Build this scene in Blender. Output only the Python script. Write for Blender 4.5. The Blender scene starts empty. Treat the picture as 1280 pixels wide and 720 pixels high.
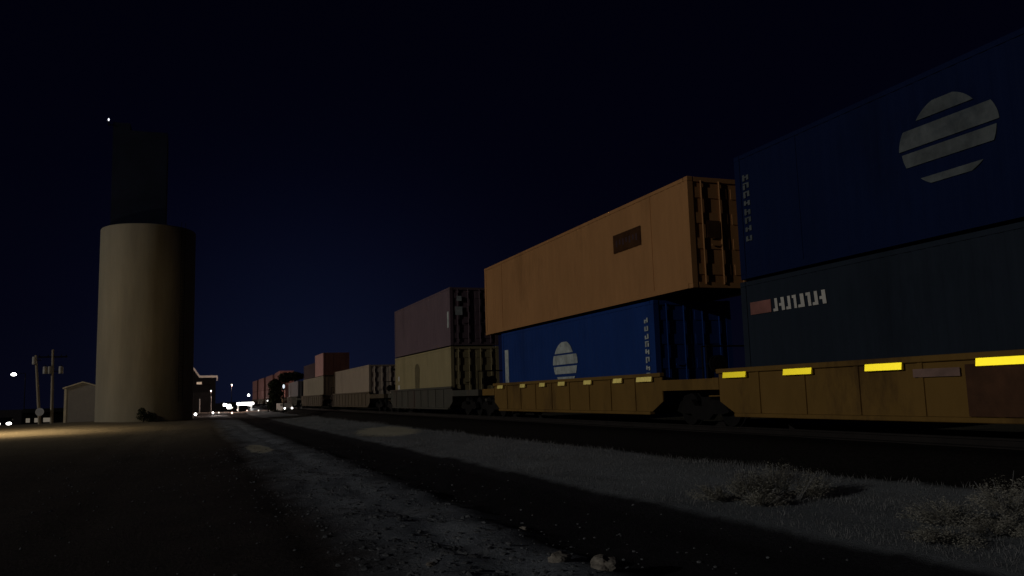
import bpy, bmesh, math, random
from mathutils import Vector, Matrix, noise
random.seed(7)
R = math.radians
scene = bpy.context.scene
COL = scene.collection

# ------------------------------------------------------------------ materials
def nmat(name, col, rough=0.7, metal=0.0, var=0.25, scale=3.0, bump=0.0, bscale=40.0, dirt=None, stretch=(1, 1, 1), spec=0.3):
    m = bpy.data.materials.new(name); m.use_nodes = True
    nt = m.node_tree; N = nt.nodes; Lk = nt.links
    b = N['Principled BSDF']
    b.inputs['Roughness'].default_value = rough
    b.inputs['Metallic'].default_value = metal
    b.inputs['Specular IOR Level'].default_value = spec
    tc = N.new('ShaderNodeTexCoord'); mp = N.new('ShaderNodeMapping')
    mp.inputs['Scale'].default_value = stretch
    Lk.new(tc.outputs['Object'], mp.inputs['Vector'])
    n1 = N.new('ShaderNodeTexNoise'); n1.inputs['Scale'].default_value = scale; n1.inputs['Detail'].default_value = 8; n1.inputs['Roughness'].default_value = 0.65
    Lk.new(mp.outputs[0], n1.inputs['Vector'])
    rp = N.new('ShaderNodeValToRGB')
    lo = [c * (1 - var) for c in col]; hi = [min(1, c * (1 + var)) for c in col]
    rp.color_ramp.elements[0].position = 0.3; rp.color_ramp.elements[0].color = (*lo, 1)
    rp.color_ramp.elements[1].position = 0.7; rp.color_ramp.elements[1].color = (*hi, 1)
    Lk.new(n1.outputs['Fac'], rp.inputs['Fac'])
    out = rp.outputs['Color']
    if dirt:
        n2 = N.new('ShaderNodeTexNoise'); n2.inputs['Scale'].default_value = scale * 0.45; n2.inputs['Detail'].default_value = 10; n2.inputs['Roughness'].default_value = 0.75
        Lk.new(mp.outputs[0], n2.inputs['Vector'])
        r2 = N.new('ShaderNodeValToRGB'); r2.color_ramp.elements[0].position = 0.5; r2.color_ramp.elements[1].position = 0.72
        Lk.new(n2.outputs['Fac'], r2.inputs['Fac'])
        mx = N.new('ShaderNodeMix'); mx.data_type = 'RGBA'
        Lk.new(r2.outputs['Color'], mx.inputs['Factor']); Lk.new(out, mx.inputs[6]); mx.inputs[7].default_value = (*dirt, 1)
        out = mx.outputs[2]
    Lk.new(out, b.inputs['Base Color'])
    if bump:
        n3 = N.new('ShaderNodeTexNoise'); n3.inputs['Scale'].default_value = bscale; n3.inputs['Detail'].default_value = 6
        Lk.new(tc.outputs['Object'], n3.inputs['Vector'])
        bp = N.new('ShaderNodeBump'); bp.inputs['Strength'].default_value = bump; bp.inputs['Distance'].default_value = 0.03
        Lk.new(n3.outputs['Fac'], bp.inputs['Height']); Lk.new(bp.outputs[0], b.inputs['Normal'])
    return m

def emat(name, col, strength):
    m = bpy.data.materials.new(name); m.use_nodes = True
    b = m.node_tree.nodes['Principled BSDF']
    b.inputs['Base Color'].default_value = (*col, 1)
    b.inputs['Emission Color'].default_value = (*col, 1)
    b.inputs['Emission Strength'].default_value = strength
    return m

M = {}
def paint(key, col, **k):
    kw = dict(rough=0.75, spec=0.06, var=0.12, scale=0.8, dirt=[c * 0.62 for c in col], stretch=(1, 1, 0.35), bump=0.05, bscale=30)
    kw.update(k)
    M[key] = nmat(key, col, **kw)
paint('orange_paint', (0.455, 0.228, 0.092))
paint('blue_paint', (0.014, 0.046, 0.2))
paint('dim_blue_paint', (0.0055, 0.0135, 0.056))  # blue darkened in the paint for light fading towards the right end
paint('slate_paint', (0.021, 0.029, 0.043))  # dark slate, one tone averaged between its lit and fading ends
paint('purple_paint', (0.155, 0.108, 0.125))
paint('yellow_paint', (0.34, 0.28, 0.15))
paint('tan_paint', (0.36, 0.285, 0.215))
paint('pale_tan_paint', (0.34, 0.28, 0.2))
paint('grey_paint', (0.22, 0.2, 0.2))
paint('red_paint', (0.07, 0.042, 0.046))
paint('sooty_paint', (0.014, 0.014, 0.016))
paint('pink_paint', (0.36, 0.175, 0.155))
paint('rose_paint', (0.6, 0.32, 0.28))
paint('cream_lit_paint', (0.62, 0.52, 0.42))  # door tone raised to carry the light on the far container ends
paint('car_yellow', (0.215, 0.124, 0.034), dirt=(0.07, 0.04, 0.02), scale=1.4)
paint('car_grey', (0.085, 0.08, 0.066), dirt=(0.09, 0.05, 0.04), scale=1.2)
paint('car_brown', (0.12, 0.092, 0.062), dirt=(0.08, 0.06, 0.05), scale=1.2)
M['black_steel'] = nmat('black_steel', (0.012, 0.011, 0.011), rough=0.8, spec=0.1)
M['rail_steel'] = nmat('rail_steel', (0.018, 0.015, 0.014), rough=0.8, metal=0.2)
M['galvanised'] = nmat('galvanised', (0.34, 0.34, 0.35), rough=0.55, metal=0.3, scale=6)
M['grubby_white'] = nmat('grubby_white', (0.46, 0.5, 0.48), rough=0.8, var=0.35, scale=2.5, dirt=(0.16, 0.18, 0.2), spec=0.05)
M['bright_white'] = nmat('bright_white', (0.6, 0.58, 0.53), rough=0.6, var=0.1)
M['red_mark'] = nmat('red_mark', (0.28, 0.12, 0.1), rough=0.6)
M['logo_brown'] = nmat('logo_brown', (0.062, 0.028, 0.013), rough=0.85, var=0.35, scale=2.5, spec=0.05)
M['brown_mark'] = nmat('brown_mark', (0.085, 0.036, 0.016), rough=0.7, var=0.35, scale=2.5)
M['olive_mark'] = nmat('olive_mark', (0.13, 0.105, 0.05), rough=0.7)
M['pink_mark'] = nmat('pink_mark', (0.27, 0.17, 0.14), rough=0.7)
M['dim_reflective'] = nmat('dim_reflective', (0.9, 0.66, 0.2), rough=0.48, metal=0.9, var=0.35, scale=4)  # dimmer reflector copy, light falling off with distance put into the colour
M['dim_white'] = nmat('dim_white', (0.125, 0.14, 0.145), rough=0.8, var=0.35, scale=2.5, dirt=(0.06, 0.075, 0.09), spec=0.05)  # emblem white dimmed, the weaker light up there is in the colour
M['reflective_yellow'] = nmat('reflective_yellow', (0.95, 0.78, 0.03), rough=0.42, metal=1.0, var=0.05, scale=20)
M['concrete'] = nmat('concrete', (0.285, 0.255, 0.192), rough=0.9, var=0.22, scale=0.5, dirt=(0.22, 0.185, 0.13), stretch=(1, 1, 0.15), bump=0.3, bscale=8, spec=0.1)
M['dark_panel'] = nmat('dark_panel', (0.012, 0.012, 0.013), rough=0.9, var=0.4, scale=0.3, spec=0.1)
M['headhouse_sheet'] = nmat('headhouse_sheet', (0.022, 0.029, 0.058), rough=0.9, var=0.3, scale=0.4, spec=0.05)
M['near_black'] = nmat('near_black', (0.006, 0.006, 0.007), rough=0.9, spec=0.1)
M['shed_wall'] = nmat('shed_wall', (0.33, 0.31, 0.3), rough=0.7, var=0.08)
M['shed_trim'] = nmat('shed_trim', (0.78, 0.7, 0.55), rough=0.6)
M['old_wood'] = nmat('old_wood', (0.44, 0.38, 0.28), rough=0.9, var=0.3, scale=4, stretch=(4, 4, .4))
M['grey_can'] = nmat('grey_can', (0.48, 0.46, 0.42), rough=0.5)
M['sign_white'] = nmat('sign_white', (0.86, 0.88, 0.92), rough=0.5, var=0.05)
M['eave_white'] = nmat('eave_white', (0.62, 0.6, 0.56), rough=0.5, var=0.06)
M['leaf'] = nmat('leaf', (0.028, 0.036, 0.018), rough=0.8, var=0.6, scale=2.5, spec=0.1)
M['bark'] = nmat('bark', (0.05, 0.04, 0.03), rough=0.9, var=0.4, scale=10)
M['dry_leaf'] = nmat('dry_leaf', (0.36, 0.345, 0.29), rough=0.85, var=0.5, scale=6, spec=0.1)
M['dry_blade'] = nmat('dry_blade', (0.2, 0.2, 0.2), rough=0.9, var=0.45, scale=1.3, spec=0.1)
M['stone'] = nmat('stone', (0.26, 0.235, 0.2), rough=0.95, var=0.4, scale=9, bump=0.5, bscale=25, spec=0.1)
M['pebble'] = nmat('pebble', (0.12, 0.125, 0.132), rough=0.95, var=0.5, scale=4, spec=0.1)
M['tie_wood'] = nmat('tie_wood', (0.014, 0.012, 0.01), rough=0.95, var=0.4, scale=6, spec=0.1)
M['road_asphalt'] = nmat('road_asphalt', (0.16, 0.135, 0.12), rough=0.9, var=0.2, scale=1.5)
M['road_paint'] = nmat('road_paint', (0.6, 0.6, 0.55), rough=0.8, var=0.25, scale=3)
M['glass_dark'] = nmat('glass_dark', (0.01, 0.011, 0.014), rough=0.1, spec=0.6)
M['car_white'] = nmat('car_white', (0.6, 0.56, 0.5), rough=0.35, var=0.04)
M['rubber'] = nmat('rubber', (0.012, 0.012, 0.012), rough=0.9)
M['lamp_white'] = emat('lamp_white', (1, 0.97, 0.93), 9)
M['lamp_soft'] = emat('lamp_soft', (1, 0.9, 0.78), 1.6)
M['lamp_dim'] = emat('lamp_dim', (1, 0.88, 0.7), 0.1)
M['lamp_warm'] = emat('lamp_warm', (1, 0.85, 0.62), 9)
M['lamp_pink'] = emat('lamp_pink', (1, .62, .5), 3)
M['lamp_cool'] = emat('lamp_cool', (0.85, 0.92, 1), 0.9)
M['beacon_glow'] = emat('beacon_glow', (0.9, 0.92, 1), 1.4)

# ------------------------------------------------------------------ mesh helpers
class MB:
    def __init__(s): s.bm = bmesh.new()
    def box(s, x0, x1, y0, y1, z0, z1, mat=None):
        vs = [s.bm.verts.new(v) for v in [(x0, y0, z0), (x1, y0, z0), (x1, y1, z0), (x0, y1, z0), (x0, y0, z1), (x1, y0, z1), (x1, y1, z1), (x0, y1, z1)]]
        for f in [(0, 3, 2, 1), (4, 5, 6, 7), (0, 1, 5, 4), (1, 2, 6, 5), (2, 3, 7, 6), (3, 0, 4, 7)]:
            s.bm.faces.new([vs[i] for i in f])
        return s
    def prism(s, pts, axis, a0, a1):
        """closed outline pts (2D) extruded along axis x/y/z from a0 to a1"""
        def P(p, a):
            return {'x': (a, p[0], p[1]), 'y': (p[0], a, p[1]), 'z': (p[0], p[1], a)}[axis]
        A = [s.bm.verts.new(P(p, a0)) for p in pts]; B = [s.bm.verts.new(P(p, a1)) for p in pts]
        n = len(pts)
        s.bm.faces.new(A[::-1]); s.bm.faces.new(B)
        for i in range(n): s.bm.faces.new([A[i], A[(i + 1) % n], B[(i + 1) % n], B[i]])
        return s
    def tube(s, p0, p1, r0, r1=None, n=10, cap=True):
        p0 = Vector(p0); p1 = Vector(p1); r1 = r0 if r1 is None else r1
        d = (p1 - p0).normalized(); up = Vector((0, 0, 1)) if abs(d.z) < 0.95 else Vector((1, 0, 0))
        u = d.cross(up).normalized(); v = d.cross(u)
        A = []; B = []
        for i in range(n):
            a = 2 * math.pi * i / n; o = u * math.cos(a) + v * math.sin(a)
            A.append(s.bm.verts.new(p0 + o * r0)); B.append(s.bm.verts.new(p1 + o * r1))
        for i in range(n): s.bm.faces.new([A[i], A[(i + 1) % n], B[(i + 1) % n], B[i]])
        if cap: s.bm.faces.new(A[::-1]); s.bm.faces.new(B)
        return s
    def lathe(s, prof, n=32, loc=(0, 0, 0)):
        rings = []
        for r, z in prof:
            rings.append([s.bm.verts.new((loc[0] + r * math.cos(2 * math.pi * i / n), loc[1] + r * math.sin(2 * math.pi * i / n), loc[2] + z)) for i in range(n)])
        for a, b in zip(rings, rings[1:]):
            for i in range(n): s.bm.faces.new([a[i], a[(i + 1) % n], b[(i + 1) % n], b[i]])
        s.bm.faces.new(rings[0][::-1]); s.bm.faces.new(rings[-1])
        return s
    def ball(s, c, r, sub=2, jitter=0, sq=(1, 1, 1)):
        ret = bmesh.ops.create_icosphere(s.bm, subdivisions=sub, radius=r)
        c = Vector(c)
        for v in ret['verts']:
            k = 1 + (jitter * (noise.noise(v.co / max(r, 1e-3) * 1.4 + c * 3.1)) if jitter else 0)
            v.co = Vector((v.co.x * k * sq[0], v.co.y * k * sq[1], v.co.z * k * sq[2])) + c
        return s
    def quad(s, pts):
        s.bm.faces.new([s.bm.verts.new(p) for p in pts]); return s
    def build(s, name, mat, parent=None, loc=None, smooth=False, bevel=0):
        if bevel:
            bmesh.ops.bevel(s.bm, geom=[e for e in s.bm.edges], offset=bevel, segments=1, affect='EDGES', clamp_overlap=True)
        bmesh.ops.recalc_face_normals(s.bm, faces=s.bm.faces)
        me = bpy.data.meshes.new(name); s.bm.to_mesh(me); s.bm.free()
        if smooth:
            for p in me.polygons: p.use_smooth = True
        me.materials.append(M[mat] if isinstance(mat, str) else mat)
        o = bpy.data.objects.new(name, me); COL.objects.link(o)
        if parent: o.parent = parent
        if loc: o.location = loc
        return o

def tag(o, label=None, cat=None, group=None, kind=None):
    if label: o['label'] = label
    if cat: o['category'] = cat
    if group: o['group'] = group
    if kind: o['kind'] = kind
    return o
def thing(name, label, cat, loc=(0, 0, 0), rz=0, group=None):
    o = bpy.data.objects.new(name, None); COL.objects.link(o)
    o.empty_display_size = 0.2
    o.location = loc; o.rotation_euler = (0, 0, rz)
    return tag(o, label, cat, group)
def copy_tree(o, parent=None):
    c = o.copy(); COL.objects.link(c)
    if parent: c.parent = parent; c.matrix_parent_inverse = o.matrix_parent_inverse
    for ch in list(o.children): copy_tree(ch, c)
    return c

# ------------------------------------------------------------------ lie of the land
def ss(a, b, x):
    t = max(0.0, min(1.0, (x - a) / (b - a))); return t * t * (3 - 2 * t)
def curve(y):          # the line bends gently to the right
    s = 3.0 * ss(95, 180, y)
    if y > 250: s += 0.0012 * (y - 250) ** 2 if y < 390 else 0.0012 * 140 ** 2 + 0.336 * (y - 390)
    return s
TC = 13.02             # track centre
RAILZ = 0.65
def height(x, y, fine=True):
    t = x - curve(y)
    h = 0.0
    h += 0.34 * math.exp(-(((x + 6) / 9) ** 2 + ((y - 78) / 13) ** 2))
    fall = 2.5 * ss(150, 194, y) + 0.9 * ss(194, 258, y)
    h -= fall * (1 - ss(8.6, 10.6, t)) if t < TC else fall * ss(TC + 4, TC + 9, t)
    h -= 0.95 * ss(94, 120, y) * (1 - ss(-17, -13, x))
    if t > 6.0 and t < TC: h += 0.10 * ss(6.2, 9.9, t)
    a = abs(t - TC)
    if a < 3.6:
        h = max(h, 0.46 * (1 - ss(1.75, 3.1, a)) + 0.02)
    if 3.5 < t < 6.3: h -= 0.10 * ss(3.5, 4.2, t) * (1 - ss(5.7, 6.3, t))
    if fine:
        if y < 60 and -5 < t < 6.2:
            for rt in (-2.9, -1.3, 1.35, 2.75):
                h -= .035 * math.exp(-((t - rt - .25 * noise.noise((y * .12, rt, 0))) / .16) ** 2)
            g = ss(.8, 2, t) * (1 - ss(3.4, 4.4, t))
            h += g * .07 * noise.noise((x * 1.1, y * .7, 6.2)) + g * .03 * noise.noise((x * 3.3, y * 2.6, 2.2))
        k = 1 - ss(60, 120, math.hypot(x, y))
        amp = 0.05
        if a < 2.8: amp = 0.018
        h += amp * k * (noise.noise((x * 0.55, y * 0.4, 3.3)) + 0.5 * noise.noise((x * 1.7, y * 1.5, 8.1)))
        if k > 0.2 and 0.6 < t < 10.5: h += 0.022 * k * noise.noise((x * 6.1, y * 5.7, 1.1))
    return h

def axis_vals(segs):
    v = []
    for a, b, st in segs:
        n = max(1, round((b - a) / st))
        v += [a + (b - a) * i / n for i in range(n)]
    v.append(segs[-1][1]); return v
xs = axis_vals([(-3000, -600, 600), (-600, -120, 60), (-120, -30, 9), (-30, -8, 1.2), (-8, 0, 0.35), (0, 17.5, 0.16), (17.5, 30, 1.5), (30, 120, 10), (120, 600, 60), (600, 3000, 600)])
ys = axis_vals([(-600, -60, 90), (-60, 0, 5), (0, 3.5, 0.7), (3.5, 30, 0.16), (30, 60, 0.4), (60, 130, 1.0), (130, 300, 4), (300, 800, 50), (800, 4000, 400)])
me = bpy.data.meshes.new('ground')
verts = []; tt = []
for y in ys:
    for x in xs:
        verts.append((x, y, height(x, y))); tt.append(x - curve(y))
nx = len(xs); faces = []
for j in range(len(ys) - 1):
    for i in range(nx - 1):
        faces.append((j * nx + i, j * nx + i + 1, (j + 1) * nx + i + 1, (j + 1) * nx + i))
me.from_pydata(verts, [], faces)
at = me.attributes.new('across', 'FLOAT', 'POINT'); at.data.foreach_set('value', tt)
for p in me.polygons: p.use_smooth = True
ground = bpy.data.objects.new('ground', me); COL.objects.link(ground); tag(ground, kind='structure')

def ground_material():
    m = bpy.data.materials.new('ground_mix'); m.use_nodes = True
    nt = m.node_tree; N = nt.nodes; Lk = nt.links; b = N['Principled BSDF']
    b.inputs['Roughness'].default_value = 0.95; b.inputs['Specular IOR Level'].default_value = 0.05
    tc = N.new('ShaderNodeTexCoord'); at = N.new('ShaderNodeAttribute'); at.attribute_name = 'across'
    def nz(scale, detail=8, rough=0.65, src=None):
        n = N.new('ShaderNodeTexNoise'); n.inputs['Scale'].default_value = scale; n.inputs['Detail'].default_value = detail; n.inputs['Roughness'].default_value = rough
        Lk.new(src or tc.outputs['Object'], n.inputs['Vector']); return n.outputs['Fac']
    def mth(op, a, b2=None, c=None):
        n = N.new('ShaderNodeMath'); n.operation = op
        for i, v in enumerate((a, b2, c)):
            if v is None: continue
            if isinstance(v, (int, float)): n.inputs[i].default_value = v
            else: Lk.new(v, n.inputs[i])
        return n.outputs[0]
    def mix(f, a, c):
        n = N.new('ShaderNodeMix'); n.data_type = 'RGBA'
        Lk.new(f, n.inputs[0])
        for i, v in ((6, a), (7, c)):
            if isinstance(v, tuple): n.inputs[i].default_value = (*v, 1)
            else: Lk.new(v, n.inputs[i])
        return n.outputs[2]
    def ramp(f, stops):
        n = N.new('ShaderNodeValToRGB')
        el = n.color_ramp.elements
        while len(el) < len(stops): el.new(0.5)
        for e, (p, c) in zip(el, stops): e.position = p; e.color = (*c, 1)
        Lk.new(f, n.inputs[0]); return n.outputs[0]
    # wobbling distance across the line
    w1 = mth('MULTIPLY', mth('SUBTRACT', nz(0.35, 4), 0.5), 1.5)
    w2 = mth('MULTIPLY', mth('SUBTRACT', nz(2.2, 6), 0.5), 0.5)
    t = mth('ADD', at.outputs['Fac'], mth('ADD', w1, w2))
    tcr = mth('ADD', at.outputs['Fac'], mth('MULTIPLY', w2, 0.45))
    def step(v, a, c):
        n = N.new('ShaderNodeMapRange'); n.interpolation_type = 'SMOOTHSTEP'
        n.inputs['From Min'].default_value = a; n.inputs['From Max'].default_value = c; Lk.new(v, n.inputs['Value']); return n.outputs[0]
    fine = nz(14, 10, 0.75); med = nz(1.1, 8, 0.7); big = nz(0.18, 5, 0.6)
    yard = mix(med, ramp(fine, [(0.3, (0.028, 0.025, 0.028)), (0.72, (0.075, 0.066, 0.068))]), ramp(fine, [(0.3, (0.04, 0.034, 0.034)), (0.72, (0.1, 0.085, 0.078))]))
    # paler tan ground to the left, the lamp's glow painted into its reach
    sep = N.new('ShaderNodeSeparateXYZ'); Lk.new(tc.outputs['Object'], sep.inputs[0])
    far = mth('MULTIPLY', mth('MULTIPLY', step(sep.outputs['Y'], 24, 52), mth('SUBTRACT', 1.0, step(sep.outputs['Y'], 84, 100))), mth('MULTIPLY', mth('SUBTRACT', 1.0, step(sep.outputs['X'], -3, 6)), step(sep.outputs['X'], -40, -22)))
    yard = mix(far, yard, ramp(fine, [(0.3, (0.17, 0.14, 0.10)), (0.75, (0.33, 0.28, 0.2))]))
    gravel = ramp(mth('MULTIPLY', mth('ADD', fine, med), 0.5), [(0.36, (0.09, 0.098, 0.108)), (0.5, (0.24, 0.265, 0.30)), (0.64, (0.38, 0.40, 0.42))])
    gravel = mix(step(med, 0.56, 0.68), gravel, (0.05, 0.053, 0.056))
    cinder = ramp(fine, [(0.3, (0.018, 0.018, 0.022)), (0.75, (0.045, 0.044, 0.05))])
    grass = ramp(mth('MULTIPLY', mth('ADD', fine, big), 0.5), [(0.35, (0.18, 0.2, 0.22)), (0.65, (0.32, 0.345, 0.36))])
    ballast = ramp(fine, [(0.3, (0.008, 0.007, 0.007)), (0.75, (0.026, 0.024, 0.023))])
    field = ramp(mth('MULTIPLY', mth('ADD', fine, big), 0.5), [(0.35, (0.06, 0.055, 0.04)), (0.65, (0.12, 0.11, 0.08))])
    c = mix(step(t, 1.2, 2.3), yard, gravel)
    c = mix(step(t, 3.1, 4.1), c, cinder)
    c = mix(step(tcr, 6.05, 6.35), c, grass)
    c = mix(step(tcr, 9.7, 10.1), c, ballast)
    c = mix(step(tcr, 16.2, 17.0), c, field)
    # two pale patches with ragged edges
    def pale_patch(px, py, rx, ry, rot):
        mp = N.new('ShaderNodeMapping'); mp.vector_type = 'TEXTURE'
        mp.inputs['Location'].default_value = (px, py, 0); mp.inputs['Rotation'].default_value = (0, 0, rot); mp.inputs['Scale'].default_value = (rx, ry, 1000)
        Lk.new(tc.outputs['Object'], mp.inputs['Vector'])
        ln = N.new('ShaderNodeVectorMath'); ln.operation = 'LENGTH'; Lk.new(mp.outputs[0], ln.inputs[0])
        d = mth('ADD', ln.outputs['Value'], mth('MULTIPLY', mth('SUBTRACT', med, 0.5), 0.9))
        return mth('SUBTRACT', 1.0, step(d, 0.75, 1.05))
    stone = ramp(fine, [(0.3, (0.42, 0.4, 0.31)), (0.7, (0.68, 0.65, 0.52))])  # pale tone for the two patches
    c = mix(pale_patch(8.3, 38.5, 1.5, 5.5, -0.12), c, stone)
    c = mix(pale_patch(2.1, 29.6, 0.42, 3.2, 0.0), c, stone)
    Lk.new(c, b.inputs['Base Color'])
    bp = N.new('ShaderNodeBump'); bp.inputs['Strength'].default_value = 0.9; bp.inputs['Distance'].default_value = 0.05
    Lk.new(nz(22, 8, 0.7), bp.inputs['Height']); Lk.new(bp.outputs[0], b.inputs['Normal'])
    return m
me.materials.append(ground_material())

def at_path(y, t):        # point on the curved line: t metres across
    return t + curve(y)
def heading(y):           # rotation about z so that local +y follows the line
    d = (curve(y + 1) - curve(y - 1)) / 2
    return -math.atan(d)

# crossing road beyond the silo
def strip(name, pts_l, pts_r, mat, lift):
    mb = MB()
    n = len(pts_l)
    L = [mb.bm.verts.new((x, y, height(x, y, False) + lift)) for x, y in pts_l]
    Rr = [mb.bm.verts.new((x, y, height(x, y, False) + lift)) for x, y in pts_r]
    for i in range(n - 1): mb.bm.faces.new([L[i], L[i + 1], Rr[i + 1], Rr[i]])
    return tag(mb.build(name, mat), kind='structure')
rx = [-9 + 0.5 * i for i in range(42)]
strip('road', [(x, 137 + 0.05 * x) for x in rx], [(x, 145 + 0.05 * x) for x in rx], 'road_asphalt', 0.03)
strip('road_marking', [(x, 140.9 + 0.05 * x) for x in rx], [(x, 141.05 + 0.05 * x) for x in rx], 'road_paint', 0.034)

# ------------------------------------------------------------------ track
YS = [-16 + 4 * i for i in range(77)]
track = thing('railway_track', 'main line railway track of two steel rails under the freight train', 'track', (TC, 0, 0))
for sgn in (-1, 1):
    mb = MB()
    prof = [(-.07, 0), (.07, 0), (.07, .02), (.012, .04), (.012, .125), (.036, .135), (.036, .17), (-.036, .17), (-.036, .135), (-.012, .125), (-.012, .04), (-.07, .02)]
    rings = []
    for y in YS:
        cx = curve(y) + sgn * 0.755
        rings.append([mb.bm.verts.new((cx + p[0], y, RAILZ - .17 + p[1])) for p in prof])
    for a, b in zip(rings, rings[1:]):
        for i in range(len(prof)): mb.bm.faces.new([a[i], a[(i + 1) % len(prof)], b[(i + 1) % len(prof)], b[i]])
    mb.build('rail', 'rail_steel', track)
tie = MB().box(-1.3, 1.3, -.115, .115, 0.30, RAILZ - .172).build('tie', 'tie_wood', track, (0, -2, 0), bevel=0.012)
for i in range(1, 96):
    c = tie.copy(); COL.objects.link(c); c.parent = track
    y = -2 + 0.56 * i; c.location = (curve(y), y, 0); c.rotation_euler = (0, 0, heading(y))
mb = MB()
y = -2 + 0.56 * 96
while y < 285:
    cx = curve(y); mb.box(cx - 1.3, cx + 1.3, y - .115, y + .115, 0.30, RAILZ - .172); y += 0.56
tag(mb.build('tie', 'tie_wood', track), kind='stuff')

# ------------------------------------------------------------------ well cars
def build_truck(parent, y):
    """two-axle truck at local y (origin: rail top)"""
    tr = MB()
    for s in (-1, 1):
        tr.prism([(y - 1.15, .36), (y - .95, .62), (y - .45, .66), (y - .3, .5), (y + .3, .5), (y + .45, .66), (y + .95, .62), (y + 1.15, .36), (y + .9, .3), (y + .5, .3), (y + .3, .16), (y - .3, .16), (y - .5, .3), (y - .9, .3)], 'x', s * 1.0 - .07, s * 1.0 + .07)
    tr.box(-.93, .93, y - .2, y + .2, .42, .72)
    t = tr.build('truck', 'black_steel', parent)
    for ya in (y - .89, y + .89):
        for s in (-1, 1):
            mb = MB().tube((s * .70, ya, .42), (s * .83, ya, .42), .42, n=28)
            mb.tube((s * .68, ya, .42), (s * .70, ya, .42), .455, n=28)
            mb.tube((s * .83, ya, .42), (s * .93, ya, .42), .1, n=12)
            mb.build('wheel', 'black_steel', t)
        MB().tube((-.68, ya, .42), (.68, ya, .42), .085, n=10).build('axle', 'black_steel', t)
    return t

def well_car(y0, y1, plat_near, plat_far, label, paintm, marks=(), trucks=(), extra=None, markmat='reflective_yellow'):
    """y0..y1: the well along the line; plat_*: length of end platform"""
    cy = (y0 + y1) / 2; L = y1 - y0
    root = thing('well_car', label, 'rail car', (at_path(cy, TC), cy, RAILZ), heading(cy), 'well cars of the freight train')
    for s in (-1, 1):
        mb = MB(); xo = s * 1.40; xi = s * 1.36
        h = L / 2
        out = [(-h, .62), (-h + .55, .36), (h - .55, .36), (h, .62), (h, 1.27), (-h, 1.27)]
        mb.prism(out, 'x', min(xo, xi), max(xo, xi))
        side = mb.build('side_sill', paintm, root)
        ch = MB().box(min(s * 1.33, s * 1.47), max(s * 1.33, s * 1.47), -h - .02, h + .02, 1.272, 1.38)
        ch.build('top_chord', paintm, side, bevel=.012)
        ch = MB().box(min(s * 1.3, s * 1.46), max(s * 1.3, s * 1.46), -h + .6, h - .6, .27, .357)
        ch.build('bottom_chord', paintm, side, bevel=.012)
        n = max(6, round(L / 1.5))
        for i in range(1, n):
            yy = -h + L * i / n
            rb = MB().box(min(xo + s * .001, xo + s * .03), max(xo + s * .001, xo + s * .03), yy - .05, yy + .05, .362, 1.268)
            rb.build('rib', paintm, side)
        if s < 0:
            for (a, b) in marks:                      # faceted reflector sheets on the near side
                mb = MB(); la, lb = a - cy, b - cy
                zc = 1.225; zh = .062
                n = max(3, int((lb - la) / .03)); w = (lb - la) / n
                xr = -1.474
                tl = math.tan(R(25)) * w; up = .16 * 2 * zh
                mb.box(xr, xr + .026, la - .01, lb + .01, zc - zh - .008, zc + zh + .008)
                for i in range(n):
                    ya = la + i * w; yb = ya + w - .001
                    # the facet leans towards the near end of the line and a little upward
                    mb.quad([(xr - .004 - up, ya, zc - zh), (xr - .004 - tl - up, yb, zc - zh), (xr - .004 - tl, yb, zc + zh), (xr - .004, ya, zc + zh)])
                mb.build('reflector', markmat, side)
    for i in range(7):
        yy = -L / 2 + .8 + (L - 1.6) * i / 6
        MB().box(-1.355, 1.355, yy - .12, yy + .12, .28, .40).build('cross_member', 'black_steel', root)
    for sg, pl in ((-1, plat_near), (1, plat_far)):
        if not pl: continue
        e0 = sg * L / 2; e1 = e0 + sg * pl; a, b = min(e0, e1), max(e0, e1)
        mb = MB().prism([(-1.42, e0), (1.42, e0), (1.42, e0 + sg * .25), (.95, e0 + sg * min(pl, .75)), (.95, e1), (-.95, e1), (-.95, e0 + sg * min(pl, .75)), (-1.42, e0 + sg * .25)], 'z', .9, 1.18)
        mb.box(-.35, .35, a, b, .55, .897)
        p = mb.build('end_platform', paintm, root)
        rl_ = MB()
        for s in (-1, 1):
            rl_.tube((s * .9, e1 - sg * .1, 1.18), (s * .9, e1 - sg * .1, 2.0), .018, n=6)
        rl_.tube((-.9, e1 - sg * .1, 2.0), (.9, e1 - sg * .1, 2.0), .018, n=6)
        rl_.build('handrail', 'black_steel', p)
        bw = MB().tube((-.5, e1 - sg * .05, 1.55), (-.5, e1 - sg * .09, 1.55), .22, n=18); bw.build('brake_wheel', 'black_steel', p)
        if pl > 2: MB().box(-.14, .14, min(e1, e1 + sg * .62), max(e1, e1 + sg * .62), .62, .84).build('coupler', 'black_steel', p)
    for yt in trucks: build_truck(root, yt - cy)
    if extra: extra(root, cy)
    return root

def sill_panels(root, cy):
    MB().box(-1.452, -1.447, 10.15 - cy, 11.1 - cy, 1.02, 1.16).build('stencil_panel', 'pink_mark', root)
    MB().box(-1.452, -1.447, 3.0 - cy, 10.05 - cy, .37, 1.2).build('side_plate', 'brown_mark', root)
well_car(-.9, 16.9, 1.3, 1.3, 'yellow brown well car with four bright yellow reflectors, nearest the camera', 'car_yellow',
         [(15.75, 16.6), (13.6, 14.45), (11.3, 12.15), (8.95, 9.8), (6.6, 7.45)], [-2.2, 18.2], sill_panels)
well_car(19.5, 32.8, 1.3, 2.9, 'orange brown well car carrying the orange container over a blue one', 'car_yellow',
         [(19.9, 20.7), (21.6, 22.1), (23.6, 24.1), (25.6, 26.1), (27.3, 27.75), (29.2, 29.65), (31.6, 32.2)], [34.3], markmat='dim_reflective')
well_car(38.9, 52.3, 2.6, 2.9, 'grey green well car under the purple and yellow containers', 'car_grey', [], [37.4, 53.8])
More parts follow.
